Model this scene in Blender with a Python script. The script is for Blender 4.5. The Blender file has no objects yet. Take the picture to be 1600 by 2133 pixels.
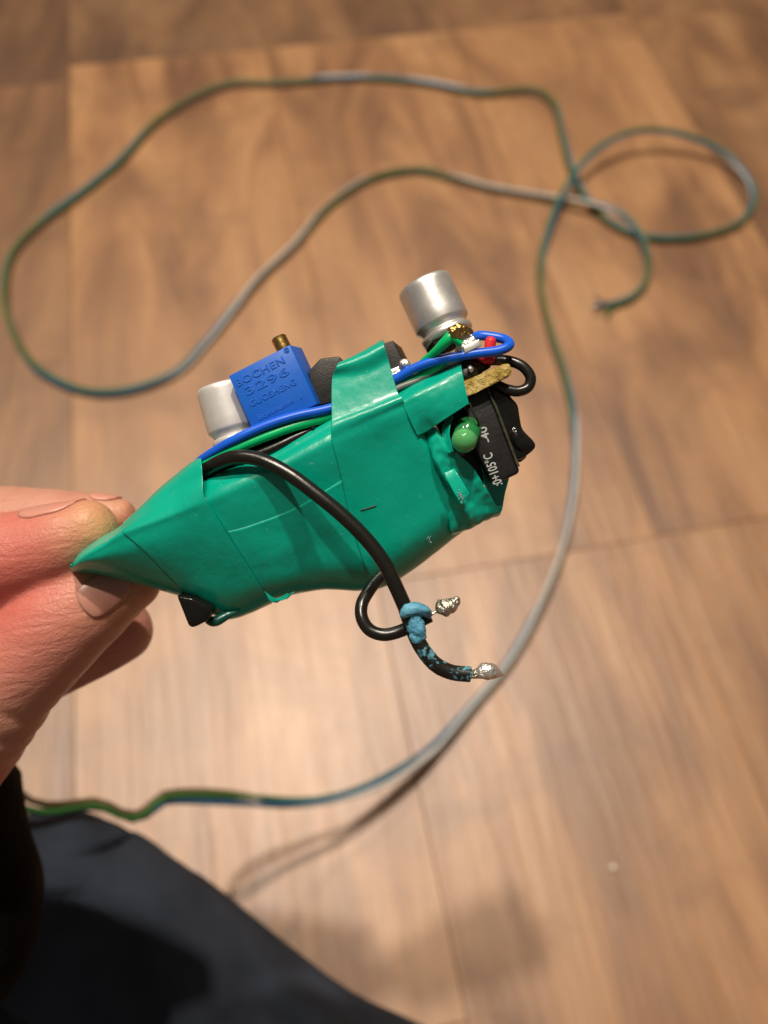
import bpy, bmesh, math, random
import numpy as np
from mathutils import Vector, Matrix, noise

random.seed(7)
SC = bpy.context.scene
COL = SC.collection

# ------------------------------------------------------------------ camera
H = 360.0                                   # lens height over the floor, mm
F = 1737.0                                  # focal length in photograph pixels
CX, CY = 800.0, 1066.5
_d1 = np.array([-.19, .85, -.492]); _d2 = np.array([.979, .167, -.12])
_d1 /= np.linalg.norm(_d1); _d2 -= _d2.dot(_d1) * _d1; _d2 /= np.linalg.norm(_d2)
ROT = np.array([_d2, _d1, np.cross(_d2, _d1)])      # camera axes -> room axes (x across, y along the boards, z up)
UPC = ROT[2]

cam_d = bpy.data.cameras.new('camera')
cam = bpy.data.objects.new('camera', cam_d); COL.objects.link(cam)
m = Matrix([list(ROT[0]) + [0], list(ROT[1]) + [0], list(ROT[2]) + [H / 1000], [0, 0, 0, 1]])
cam.matrix_world = m
cam_d.sensor_fit = 'VERTICAL'; cam_d.sensor_height = 24; cam_d.lens = F / 2133 * 24
cam_d.clip_start = .005; cam_d.clip_end = 50
cam_d.dof.use_dof = True; cam_d.dof.focus_distance = .1065; cam_d.dof.aperture_fstop = 10.5
SC.camera = cam

def W(v):
    """room position in metres of a point given in mm in the axes of the held bundle"""
    w = ROT @ np.asarray(v, float)
    return np.array([w[0], w[1], w[2] + H]) / 1000
def P(px, py, z):
    return np.array([(px - CX) / F * z, -(py - CY) / F * z, -z])
def floorz(px, py, h=0.0):
    r = np.array([(px - CX) / F, -(py - CY) / F, -1])
    return -(H - h) / UPC.dot(r)
def PF(px, py, h):
    return P(px, py, floorz(px, py, h))

# ------------------------------------------------------------------ world, lamps, exposure
world = bpy.data.worlds.new('World'); SC.world = world; world.use_nodes = True
bg = world.node_tree.nodes['Background']
bg.inputs[0].default_value = (1.0, .86, .74, 1); bg.inputs[1].default_value = .105
DEV = P(700, 1020, 108)
def lamp(name, d, power, dist=2.1, size=.085):
    ld = bpy.data.lights.new(name, 'AREA'); ld.shape = 'DISK'; ld.size = size; ld.energy = power
    ld.color = (1.0, .875, .735)
    o = bpy.data.objects.new(name, ld); COL.objects.link(o)
    d = np.array(d, float); d /= np.linalg.norm(d)
    wd = ROT @ d
    p = W(DEV) + wd * dist
    o.location = p
    o.rotation_euler = Vector(wd).to_track_quat('Z', 'Y').to_euler()
    return o
lamp('ceiling_lamp', (.03, .80, .60), 35)
lamp('ceiling_lamp', (-.15, .64, .75), 24)
lamp('ceiling_lamp', (-.36, .76, .53), 8)
SC.view_settings.view_transform = 'Standard'; SC.view_settings.look = 'None'
SC.view_settings.exposure = 0; SC.view_settings.gamma = 1

# ------------------------------------------------------------------ materials
def srgb(r, g, b):
    f = lambda c: ((c / 255 + .055) / 1.055) ** 2.4 if c > 10 else c / 255 / 12.92
    return (f(r), f(g), f(b), 1)
class Mat:
    def __init__(s, name):
        s.m = bpy.data.materials.new(name); s.m.use_nodes = True
        s.t = s.m.node_tree; s.b = s.t.nodes['Principled BSDF']
    def n(s, typ, **kw):
        n = s.t.nodes.new(typ)
        for k, v in kw.items():
            if k.startswith('i_'):
                n.inputs[k[2:].replace('_', ' ')].default_value = v
            else: setattr(n, k, v)
        return n
    def l(s, a, b): s.t.links.new(a, b)
    def tex(s, scale, detail=4, rough=.5, vec=None, dist=0.0):
        n = s.n('ShaderNodeTexNoise'); n.inputs['Scale'].default_value = scale
        n.inputs['Detail'].default_value = detail; n.inputs['Roughness'].default_value = rough
        n.inputs['Distortion'].default_value = dist
        s.l(vec if vec else s.coord(), n.inputs['Vector'])
        return n.outputs['Fac']
    def coord(s):
        if not hasattr(s, '_c'): s._c = s.n('ShaderNodeTexCoord').outputs['Object']
        return s._c
    def ramp(s, fac, stops):
        r = s.n('ShaderNodeValToRGB'); e = r.color_ramp.elements
        e[0].position, e[0].color = stops[0]; e[1].position, e[1].color = stops[-1]
        for p_, c_ in stops[1:-1]:
            x = e.new(p_); x.color = c_
        s.l(fac, r.inputs[0]); return r.outputs[0]
    def mix(s, fac, a, b, mode='MIX'):
        n = s.n('ShaderNodeMix', data_type='RGBA', blend_type=mode)
        for sock, v in ((0, fac), (6, a), (7, b)):
            if isinstance(v, bpy.types.NodeSocket): s.l(v, n.inputs[sock])
            else: n.inputs[sock].default_value = v
        return n.outputs[2]
    def math(s, op, a, b=0.0, clamp=False):
        n = s.n('ShaderNodeMath', operation=op); n.use_clamp = clamp
        for i, v in enumerate((a, b)):
            if isinstance(v, bpy.types.NodeSocket): s.l(v, n.inputs[i])
            else: n.inputs[i].default_value = v
        return n.outputs[0]
    def bump(s, h, dist, strength=1.0):
        n = s.n('ShaderNodeBump'); n.inputs['Distance'].default_value = dist; n.inputs['Strength'].default_value = strength
        s.l(h, n.inputs['Height']); 
        if s.b.inputs['Normal'].links: s.l(s.b.inputs['Normal'].links[0].from_socket, n.inputs['Normal'])
        s.l(n.outputs[0], s.b.inputs['Normal'])
    def set(s, **kw):
        for k, v in kw.items():
            k = k.replace('_', ' ')
            if isinstance(v, bpy.types.NodeSocket): s.l(v, s.b.inputs[k])
            else: s.b.inputs[k].default_value = v
        return s
def var(c, f): return (min(c[0]*f, 1), min(c[1]*f, 1), min(c[2]*f, 1), 1)
def simple(name, col, rough, amp=.12, scale=900, bump=0.00001, metal=0.0, spec=.5, coat=0.0, **kw):
    M = Mat(name)
    f = M.tex(scale, 5, .6)
    M.set(Base_Color=M.ramp(f, [(.3, var(col, 1 - amp)), (.7, var(col, 1 + amp))]), Metallic=metal)
    r = M.tex(scale * .4, 3)
    M.set(Roughness=M.math('ADD', M.math('MULTIPLY', r, rough * .5), rough * .75))
    M.b.inputs['Specular IOR Level'].default_value = spec
    M.b.inputs['Coat Weight'].default_value = coat
    if bump: M.bump(M.tex(scale * 1.7, 4), bump)
    for k, v in kw.items(): M.b.inputs[k.replace('_', ' ')].default_value = v
    return M.m

TAPE_C = (.0, .40, .275, 1)
def tape_mat(name, col=TAPE_C):
    M = Mat(name)
    big = M.tex(70, 3)
    fine = M.tex(500, 5, .65)
    c = M.mix(M.ramp(big, [(.3, (0, 0, 0, 1)), (.75, (1, 1, 1, 1))]), var(col, .88), var(col, 1.12))
    # tiny pale specks of lint and scuffs
    sp = M.tex(1900, 2, .5)
    spk = M.ramp(sp, [(.715, (0, 0, 0, 1)), (.74, (1, 1, 1, 1))])
    c = M.mix(M.math('MULTIPLY', spk, .35), c, (.25, .5, .43, 1))
    M.set(Base_Color=c, Roughness=M.math('ADD', M.math('MULTIPLY', fine, .14), .26))
    M.b.inputs['Specular IOR Level'].default_value = .4
    M.b.inputs['Coat Weight'].default_value = .32; M.b.inputs['Coat Roughness'].default_value = .16
    M.bump(M.tex(160, 4, .55, dist=.4), .00013)
    mpp = M.n('ShaderNodeMapping'); mpp.inputs['Scale'].default_value = (1, .25, .5); mpp.inputs['Rotation'].default_value = (0, 0, .5); M.l(M.coord(), mpp.inputs[0])
    M.bump(M.tex(420, 3, .5, vec=mpp.outputs[0], dist=.3), .00007)
    M.bump(fine, .00004)
    return M.m
M_TAPE = tape_mat('green_vinyl_tape')
M_TAPE2 = tape_mat('green_vinyl_tape_inner', (.0, .30, .225, 1))
M_TAPED = tape_mat('dark_green_vinyl', (.0, .07, .05, 1))  # tape green darkened: the shadow on the roll is put into its colour
M_BLUEW = simple('blue_wire_insulation', (.008, .12, .74, 1), .34, .08, 400, spec=.4)
M_GREENW = simple('green_wire_insulation', (.0, .50, .16, 1), .3, .08, 400, spec=.4)
M_GREYW = simple('grey_wire_insulation', (.18, .19, .17, 1), .4)
M_BLACKW = simple('black_wire_insulation', (.010, .009, .007, 1), .27, .2, 700, .00002, spec=.55)
M_BLACKP = simple('black_plastic', (.010, .010, .010, 1), .42, .3, 1500, .00003)
M_BLACKG = simple('black_gloss_shrink', (.007, .007, .006, 1), .14, .3, 500, .00008)
M_GREYP = simple('dark_ferrite', (.014, .013, .011, 1), .5, .4, 2500, .00004)
M_TRIM = simple('blue_trimmer_plastic', (.010, .125, .60, 1), .42, .05, 1200, .00001, spec=.35)
M_ALU = simple('brushed_aluminium', (.84, .83, .80, 1), .37, .05, 800, .00001, metal=.82)
M_ALU2 = simple('matt_white_aluminium', (.80, .79, .76, 1), .45, .05, 800, .00001, metal=.45)
M_SILVER = simple('bright_solder', (.86, .83, .77, 1), .34, .15, 1500, .0002, metal=.85)
M_SOLDER = simple('rough_solder', (.58, .54, .46, 1), .30, .45, 1300, .0003, metal=.9)
M_BRASS = simple('brass', (.62, .40, .13, 1), .3, .3, 1500, .00004, metal=1.0)
M_RED = simple('red_plastic', (.75, .02, .03, 1), .4, .05)
M_PRINT = simple('grey_white_print', (.42, .46, .45, 1), .6, .25, 3500)
M_OLIVE = simple('olive_edge_highlight_and_lead', (.035, .036, .016, 1), .55, .5, 900, .0001)  # painted highlight of the box edge, also the colour of the lead

M = Mat('brown_gold_board_edge')
f = M.tex(420, 6, .7); f2 = M.tex(1300, 3)
M.set(Base_Color=M.mix(M.math('MULTIPLY', f2, .6), M.ramp(f, [(.32, (.14, .09, .012, 1)), (.5, (.50, .34, .06, 1)), (.66, (.85, .68, .30, 1))]), (.42, .28, .05, 1)), Roughness=.4)
M.bump(f, .0012); M.bump(f2, .0004); M_GOLD = M.m
M = Mat('circuit_board_laminate')
f = M.tex(300, 5)
M.set(Base_Color=M.ramp(f, [(.3, (.02, .03, .015, 1)), (.7, (.10, .11, .07, 1))]), Roughness=.35); M_PCB = M.m

M = Mat('flaked_blue_putty_on_black')                    # pale blue putty worn off black insulation
f = M.tex(1500, 6, .7); g = M.tex(330, 2)
mask = M.ramp(M.math('ADD', M.math('MULTIPLY', f, .6), M.math('MULTIPLY', g, .4)), [(.535, (0, 0, 0, 1)), (.555, (1, 1, 1, 1))])
M.set(Base_Color=M.mix(mask, (.011, .010, .008, 1), (.09, .30, .38, 1)), Roughness=M.math('ADD', M.math('MULTIPLY', mask, .35), .35))
M.bump(mask, .00008); M_FLAKE = M.m
M = Mat('blue_putty')
f = M.tex(500, 5)
M.set(Base_Color=M.ramp(f, [(.35, (.05, .22, .36, 1)), (.65, (.13, .42, .60, 1))]), Roughness=.5)
M.bump(f, .0005); M_PUTTY = M.m
M = Mat('pale_flake')
M.set(Base_Color=(.28, .45, .48, 1), Roughness=.6); M_FLK = M.m

M_FLK2 = simple('pale_crumb', (.75, .68, .58, 1), .7)
M = Mat('green_led_epoxy')
M.set(Base_Color=(.10, .40, .14, 1), Roughness=.06)
M.b.inputs['Subsurface Weight'].default_value = .85; M.b.inputs['Subsurface Scale'].default_value = .0012
M.b.inputs['Subsurface Radius'].default_value = (.4, 1, .4); M.b.inputs['Coat Weight'].default_value = .6
M.b.inputs['Coat Roughness'].default_value = .03
M_LED = M.m

M = Mat('green_led_body')
M.set(Base_Color=(.02, .20, .055, 1), Roughness=.12)
M.b.inputs['Subsurface Weight'].default_value = .6; M.b.inputs['Subsurface Scale'].default_value = .001
M_LEDB = M.m
def skin_mat():
    M = Mat('skin')
    big = M.tex(55, 4, .5); mid = M.tex(240, 5, .6)
    c = M.ramp(big, [(.3, (.61, .225, .175, 1)), (.5, (.59, .265, .20, 1)), (.7, (.54, .295, .205, 1))])
    c = M.mix(M.math('MULTIPLY', M.ramp(mid, [(.4, (0, 0, 0, 1)), (.8, (1, 1, 1, 1))]), .35), c, (.42, .13, .08, 1))
    at = M.n('ShaderNodeAttribute', attribute_name='tone')      # paler, yellower skin where a fingertip is pressed; redder along the sides
    c = M.mix(at.outputs['Fac'], c, (.66, .40, .17, 1))
    at2 = M.n('ShaderNodeAttribute', attribute_name='red')
    c = M.mix(at2.outputs['Fac'], c, (.60, .14, .11, 1))
    M.set(Base_Color=c, Roughness=M.math('ADD', M.math('MULTIPLY', mid, .2), .32))
    M.b.inputs['Specular IOR Level'].default_value = .5
    M.b.inputs['Subsurface Weight'].default_value = .45; M.b.inputs['Subsurface Scale'].default_value = .0022
    M.b.inputs['Subsurface Radius'].default_value = (1.0, .35, .2)
    v = M.n('ShaderNodeTexVoronoi', feature='DISTANCE_TO_EDGE'); v.inputs['Scale'].default_value = 1500
    M.l(M.coord(), v.inputs['Vector'])
    M.bump(v.outputs['Distance'], .00008, .4)
    mp = M.n('ShaderNodeMapping'); mp.inputs['Scale'].default_value = (.5, 1.6, 1.6); M.l(M.coord(), mp.inputs[0])
    M.bump(M.tex(420, 5, .6, vec=mp.outputs[0], dist=.5), .0003)
    M.bump(M.tex(2600, 3, .6), .0001)
    return M.m
M_SKIN = skin_mat()
M = Mat('fingernail')
M.set(Base_Color=(.62, .28, .21, 1), Roughness=.4)
M.b.inputs['Subsurface Weight'].default_value = .3; M.b.inputs['Subsurface Scale'].default_value = .001
M.b.inputs['Coat Weight'].default_value = .4; M.b.inputs['Coat Roughness'].default_value = .2
M_NAIL = M.m
M_NAIL2 = skin_mat(); _b = M_NAIL2.node_tree.nodes['Principled BSDF']; _b.inputs['Coat Weight'].default_value = .22; _b.inputs['Coat Roughness'].default_value = .25; M_NAIL2.name = 'thumbnail'
for _l in list(_b.inputs['Normal'].links): M_NAIL2.node_tree.links.remove(_l)

def wood_mat():
    M = Mat('wood_board')
    oi = M.n('ShaderNodeObjectInfo')
    off = M.n('ShaderNodeVectorMath', operation='ADD')
    cmb = M.n('ShaderNodeCombineXYZ')
    M.l(M.math('MULTIPLY', oi.outputs['Random'], 9.0), cmb.inputs[0]); M.l(M.math('MULTIPLY', oi.outputs['Random'], 5.3), cmb.inputs[1])
    M.l(M.coord(), off.inputs[0]); M.l(cmb.outputs[0], off.inputs[1])
    def mp(sx, sy):
        n = M.n('ShaderNodeMapping'); n.inputs['Scale'].default_value = (sx, sy, 1); M.l(off.outputs[0], n.inputs[0]); return n.outputs[0]
    grain = M.tex(1, 6, .62, vec=mp(160, 9), dist=.6)
    fig = M.tex(1, 4, .55, vec=mp(18, 4.5), dist=1.3)
    blot = M.tex(1, 4, .6, vec=mp(13, 14), dist=.6)
    fine = M.tex(1, 3, .6, vec=mp(620, 45))
    c = M.ramp(fig, [(.28, (.14, .064, .030, 1)), (.43, (.265, .134, .062, 1)), (.55, (.375, .20, .095, 1)), (.72, (.45, .258, .128, 1))])
    c = M.mix(M.math('MULTIPLY', M.ramp(grain, [(.45, (0, 0, 0, 1)), (.72, (1, 1, 1, 1))]), .34), c, (.17, .08, .035, 1))
    c = M.mix(M.math('MULTIPLY', M.ramp(blot, [(.50, (0, 0, 0, 1)), (.70, (1, 1, 1, 1))]), .62), c, (.17, .085, .04, 1))
    c = M.mix(M.math('MULTIPLY', M.ramp(fine, [(.5, (0, 0, 0, 1)), (.8, (1, 1, 1, 1))]), .25), c, (.10, .055, .03, 1))
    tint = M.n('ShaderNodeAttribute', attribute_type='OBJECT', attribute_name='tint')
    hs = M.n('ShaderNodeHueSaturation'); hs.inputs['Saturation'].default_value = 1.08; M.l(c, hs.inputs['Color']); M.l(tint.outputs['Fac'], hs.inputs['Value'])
    M.set(Base_Color=hs.outputs[0], Roughness=M.math('ADD', M.math('MULTIPLY', grain, .16), .37))
    M.b.inputs['Specular IOR Level'].default_value = 1.0
    M.bump(grain, .0004); M.bump(fine, .00012)
    return M.m
M_WOOD = wood_mat()
M_GAP = simple('floor_underlay', (.16, .09, .05, 1), .8)

def cloth_mat(name, col, sc):
    M = Mat(name)
    w = M.n('ShaderNodeTexWave'); w.inputs['Scale'].default_value = sc; w.inputs['Distortion'].default_value = 1.2
    w.inputs['Detail'].default_value = 2; M.l(M.coord(), w.inputs[0])
    f = M.tex(60, 5)
    c = M.mix(M.math('MULTIPLY', w.outputs['Fac'], .3), M.ramp(f, [(.3, var(col, .7)), (.7, var(col, 1.3))]), var(col, 1.5))
    M.set(Base_Color=c, Roughness=.9); M.b.inputs['Specular IOR Level'].default_value = .15
    M.bump(w.outputs['Fac'], .0003); return M.m
M_JEAN = cloth_mat('dark_navy_denim', (.040, .050, .070, 1), 420)
M_SLEEVE = simple('black_jersey', (.004, .0036, .003, 1), .9, .3, 400, .0004, spec=.1)

# ------------------------------------------------------------------ helpers
def tag(o, label=None, cat=None, group=None, kind=None):
    for k, v in (('label', label), ('category', cat), ('group', group), ('kind', kind)):
        if v: o[k] = v
    return o
def root(name, v, label, cat, group=None):
    o = bpy.data.objects.new(name, None); COL.objects.link(o); o.location = W(v)
    o.empty_display_size = .01
    return tag(o, label, cat, group)
def mesh(name, verts, faces, mat, parent=None, smooth=True, world=False, label=None):
    """verts in mm in the bundle's axes unless world (metres)"""
    me = bpy.data.meshes.new(name)
    org = np.array(parent.location) if parent and parent.parent is None else (np.array(parent['org']) if parent else np.zeros(3))
    if parent is not None and parent.parent is not None: org = np.array(parent['org'])
    V = np.array([v if world else W(v) for v in verts]) 
    me.from_pydata([tuple(v - org) for v in V], [], faces)
    me.validate()
    if smooth: me.polygons.foreach_set('use_smooth', [True] * len(me.polygons))
    me.materials.append(mat)
    o = bpy.data.objects.new(name, me); COL.objects.link(o)
    if parent: o.parent = parent
    if label: o['label'] = label
    ORG[o.name] = org
    return o
ORG = {}
class _G: pass
def sub(name, verts, faces, mat, par, smooth=True, label=None):
    """a sub-part: shares the origin of its part"""
    org = ORG[par.name]
    me = bpy.data.meshes.new(name)
    me.from_pydata([tuple(W(v) - org) for v in verts], [], faces)
    me.validate()
    if smooth: me.polygons.foreach_set('use_smooth', [True] * len(me.polygons))
    me.materials.append(mat)
    o = bpy.data.objects.new(name, me); COL.objects.link(o); o.parent = par
    ORG[o.name] = org
    if label: o['label'] = label
    return o
def put(name, vf, mat, par, smooth=True, label=None):
    v, f = vf
    if par is not None and par.parent is not None: return sub(name, v, f, mat, par, smooth, label)
    return mesh(name, v, f, mat, par, smooth, label=label)
def solid(o, t, off=-1):
    s = o.modifiers.new('thick', 'SOLIDIFY'); s.thickness = t / 1000; s.offset = off; return o
def autosm(o, ang=35):
    for p_ in o.data.polygons: p_.use_smooth = True
    bm = bmesh.new(); bm.from_mesh(o.data)
    for e in bm.edges:
        if len(e.link_faces) == 2 and e.calc_face_angle(0) > math.radians(ang): e.smooth = False
    bm.to_mesh(o.data); bm.free(); return o

def cr(pts, n):
    """Catmull-Rom resample of rows of numbers, n samples in all, even in control index"""
    p = np.array(pts, float); k = len(p)
    if k == 2: 
        t = np.linspace(0, 1, n)[:, None]; return p[0] * (1 - t) + p[1] * t
    q = np.vstack([2 * p[0] - p[1], p, 2 * p[-1] - p[-2]])
    out = []
    for u in np.linspace(0, k - 1, n):
        i = min(int(u), k - 2); t = u - i
        a, b, c, d = q[i], q[i + 1], q[i + 2], q[i + 3]
        out.append(.5 * (2 * b + (c - a) * t + (2 * a - 5 * b + 4 * c - d) * t * t + (3 * b - a - 3 * c + d) * t ** 3))
    return np.array(out)
def arc(pts, n):
    """Catmull-Rom resample, even in length"""
    d = cr(pts, max(200, n * 3)); L = np.r_[0, np.cumsum(np.linalg.norm(np.diff(d[:, :3], axis=0), axis=1))]
    s = np.linspace(0, L[-1], n)
    return np.array([np.interp(s, L, d[:, k]) for k in range(d.shape[1])]).T
def frames(c):
    T = np.gradient(c, axis=0); T /= np.linalg.norm(T, axis=1)[:, None]
    u = np.array([0, 0, 1.0]) - T[0] * T[0][2]
    if np.linalg.norm(u) < .05: u = np.array([0, 1.0, 0]) - T[0] * T[0][1]
    u /= np.linalg.norm(u); N = [u]
    for i in range(1, len(c)):
        u = N[-1] - T[i] * N[-1].dot(T[i]); u /= np.linalg.norm(u); N.append(u)
    N = np.array(N); return T, N, np.cross(T, N)
def tube(ctrl, n=80, seg=16, cap=True, rfun=None, even=True):
    """ctrl rows: x,y,z,r in mm"""
    c = (arc if even else cr)(ctrl, n); T, N, B = frames(c[:, :3])
    V = []; Fc = []
    for i in range(n):
        for j in range(seg):
            a = 2 * math.pi * j / seg
            r = c[i, 3] * (rfun(i / (n - 1), a) if rfun else 1)
            V.append(c[i, :3] + r * (math.cos(a) * N[i] + math.sin(a) * B[i]))
    for i in range(n - 1):
        for j in range(seg):
            k = (j + 1) % seg
            Fc.append((i * seg + j, i * seg + k, (i + 1) * seg + k, (i + 1) * seg + j))
    if cap:
        for e, s in ((0, 1), (n - 1, -1)):
            V.append(c[e, :3]); q = len(V) - 1
            for j in range(seg):
                k = (j + 1) % seg
                Fc.append((q, e * seg + k, e * seg + j) if s == 1 else (q, e * seg + j, e * seg + k))
    return V, Fc
def capsule_ctrl(ctrl):
    """ctrl with rounded ends: appends shrinking radii"""
    c = [list(x) for x in ctrl]
    a, b = np.array(c[-2][:3]), np.array(c[-1][:3]); d = (b - a) / np.linalg.norm(b - a); r = c[-1][3]
    out = c[:]
    for t in (.4, .7, .88, .97, 1.0):
        p = b + d * r * t; out.append([*p, max(r * math.sqrt(max(0, 1 - t * t)), .02)])
    return out
def wire(pxs, dia, n=120, seg=14, **kw):
    """pxs rows: px,py,z"""
    return tube([[*P(*p[:3]), dia / 2] for p in pxs], n, seg, **kw)
def grid(net, nc, nr, fn=None):
    """net[col][row] = (px,py,z) -> smooth sheet of nc x nr points"""
    A = np.array([[P(*q) for q in col] for col in net])
    rows = np.array([cr(A[:, j], nc) for j in range(A.shape[1])])      # rows x nc x 3
    G = np.array([cr(rows[:, i], nr) for i in range(nc)])               # nc x nr x 3
    if fn: G = fn(G)
    return G
def gmesh(G, flip=False):
    nc, nr = G.shape[:2]; V = G.reshape(-1, 3)
    Fc = [(i * nr + j, (i + 1) * nr + j, (i + 1) * nr + j + 1, i * nr + j + 1) for i in range(nc - 1) for j in range(nr - 1)]
    if flip: Fc = [f[::-1] for f in Fc]
    return list(V), Fc
def gnormals(G):
    a = np.gradient(G, axis=0); b = np.gradient(G, axis=1); n = np.cross(a, b)
    n /= np.maximum(np.linalg.norm(n, axis=2), 1e-9)[:, :, None]
    if n[:, :, 2].mean() < 0: n = -n
    return n
def wobble(G, amp, sc, seed=0.0, amp2=0.0):
    n = gnormals(G); O = G.copy()
    for i in range(G.shape[0]):
        for j in range(G.shape[1]):
            q = Vector(G[i, j]) * sc + Vector((seed, seed * 1.7, 0))
            O[i, j] += n[i, j] * (noise.noise(q) * amp + (noise.noise(q * 4.1) * amp2 if amp2 else 0))
    return O
def hexa(q, depthv, bev, name, mat, par, seg=3, label=None):
    """q: 4 front corners (mm), depthv: vector or 4 back corners"""
    q = [np.array(v, float) for v in q]
    back = [v + np.array(depthv) for v in q] if np.ndim(depthv) == 1 else [np.array(v) for v in depthv]
    V = q + back; org = ORG[par.name] if par.parent else np.array(par.location)
    bm = bmesh.new(); vs = [bm.verts.new(W(v) - org) for v in V]
    k = len(q)
    bm.faces.new(vs[:k]); bm.faces.new(vs[k:][::-1])
    for i in range(k):
        j = (i + 1) % k; bm.faces.new((vs[i], vs[i + k], vs[j + k], vs[j]))
    bmesh.ops.recalc_face_normals(bm, faces=bm.faces)
    if bev: bmesh.ops.bevel(bm, geom=bm.edges[:], offset=bev / 1000, segments=seg, profile=.5, affect='EDGES')
    me = bpy.data.meshes.new(name); bm.to_mesh(me); bm.free(); me.materials.append(mat)
    o = bpy.data.objects.new(name, me); COL.objects.link(o); o.parent = par; ORG[o.name] = org
    autosm(o, 50)
    if label: o['label'] = label
    return o
def lathe(base, axis, prof, seg=48):
    """prof rows (height, radius) mm"""
    ax = np.array(axis, float); ax /= np.linalg.norm(ax)
    u = np.cross(ax, [0, 0, 1.0]); u /= np.linalg.norm(u); w = np.cross(ax, u); V = []; Fc = []
    for h, r in prof:
        for j in range(seg):
            a = 2 * math.pi * j / seg; V.append(np.array(base) + ax * h + (u * math.cos(a) + w * math.sin(a)) * max(r, .001))
    for i in range(len(prof) - 1):
        for j in range(seg):
            k = (j + 1) % seg; Fc.append((i * seg + j, (i + 1) * seg + j, (i + 1) * seg + k, i * seg + k))
    return V, Fc
def text(name, body, origin, xd, yd, size, mat, par, extrude=.04, spacing=1.0, bevel=0.0, xs=1.0, bold=0.0, width=None):
    cu = bpy.data.curves.new(name, 'FONT'); cu.body = body; cu.size = 1.0; cu.space_character = spacing
    cu.extrude = extrude / size; cu.bevel_depth = bevel / size; cu.bevel_resolution = 1; cu.offset = bold
    cu.resolution_u = 4
    t = bpy.data.objects.new('tmp', cu); COL.objects.link(t)
    dg = bpy.context.evaluated_depsgraph_get(); dg.update()
    me = bpy.data.meshes.new_from_object(t.evaluated_get(dg)); bpy.data.objects.remove(t)
    xd = np.array(xd, float); xd /= np.linalg.norm(xd); yd = np.array(yd, float); yd -= yd.dot(xd) * xd; yd /= np.linalg.norm(yd)
    if width:
        xx = [v.co.x for v in me.vertices]; x0_ = min(xx); xs = width / ((max(xx) - x0_) * size)
        for v in me.vertices: v.co.x -= x0_
    zd = np.cross(xd, yd); org = ORG[par.name] if par.parent else np.array(par.location)
    for v in me.vertices:
        q = np.array(origin) + xd * v.co.x * size * xs + yd * v.co.y * size + zd * v.co.z * size
        v.co = Vector(W(q) - org)
    me.materials.clear(); me.materials.append(mat); me.name = name
    o = bpy.data.objects.new(name, me); COL.objects.link(o); o.parent = par; ORG[o.name] = org
    return o

# ------------------------------------------------------------------ floor
def box_w(name, x0, x1, y0, y1, z0, z1, mat, par, bev=.0004):
    bm = bmesh.new(); cx_, cy_ = (x0 + x1) / 2, (y0 + y1) / 2
    vs = [bm.verts.new((x - cx_, y - cy_, z)) for z in (z0, z1) for x, y in ((x0, y0), (x1, y0), (x1, y1), (x0, y1))]
    for f in ((3, 2, 1, 0), (4, 5, 6, 7), (0, 1, 5, 4), (1, 2, 6, 5), (2, 3, 7, 6), (3, 0, 4, 7)): bm.faces.new([vs[i] for i in f])
    if bev: bmesh.ops.bevel(bm, geom=[e for e in bm.edges if all(v.co.z > z1 - 1e-6 for v in e.verts)], offset=bev, segments=1, affect='EDGES')
    me = bpy.data.meshes.new(name); bm.to_mesh(me); bm.free(); me.materials.append(mat)
    o = bpy.data.objects.new(name, me); COL.objects.link(o); o.location = (cx_, cy_, 0)
    if par: o.parent = par
    return o
floor = box_w('floor', -3, 3, -3, 3, -.03, -.008, M_GAP, None, 0)
tag(floor, 'brown wood board floor under the held bundle', kind='structure')
WID = .141
joints = {-2: [-.35, .43], -1: [-.42, .592], 0: [-.014, .610], 1: [.167, .610], 2: [.168, .612], 3: [-.2, .604], 4: [.1, .7]}
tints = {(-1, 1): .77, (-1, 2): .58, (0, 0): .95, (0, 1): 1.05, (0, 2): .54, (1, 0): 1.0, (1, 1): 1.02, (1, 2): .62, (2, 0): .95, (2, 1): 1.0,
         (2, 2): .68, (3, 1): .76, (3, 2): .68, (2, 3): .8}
rt = random.Random(3)
for k in range(-8, 10):
    x0 = -.105 + WID * k; js = joints.get(k, [rt.uniform(-.3, .2), rt.uniform(.4, .8)])
    ys = [-1.4, js[0] - .45] + js + [js[-1] + .45, 1.9]
    ys = sorted(ys)
    for i in range(len(ys) - 1):
        pl = box_w('plank', x0, x0 + WID - .0002, ys[i], ys[i + 1] - .0003, -.008, 0, M_WOOD, floor, .0002)
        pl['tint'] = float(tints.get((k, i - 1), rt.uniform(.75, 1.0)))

cr_ = bpy.data.meshes.new('crumb'); bm = bmesh.new(); bmesh.ops.create_icosphere(bm, subdivisions=2, radius=.0013)
for v in bm.verts: v.co *= 1 + .35 * noise.noise(v.co * 900)
bm.to_mesh(cr_); bm.free(); cr_.materials.append(M_FLK2)
crumb = bpy.data.objects.new('crumb', cr_); COL.objects.link(crumb); crumb.location = W(PF(1278, 1808, .8))
tag(crumb, 'tiny pale crumb lying alone on the wooden boards', 'crumb')

# ------------------------------------------------------------------ taped electronics bundle
BUN = root('taped_circuit_bundle', P(640, 1010, 108),
           'green tape wrapped bundle of circuit boards with capacitors, blue trimmer and loose black wires', 'electronic module')
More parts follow.
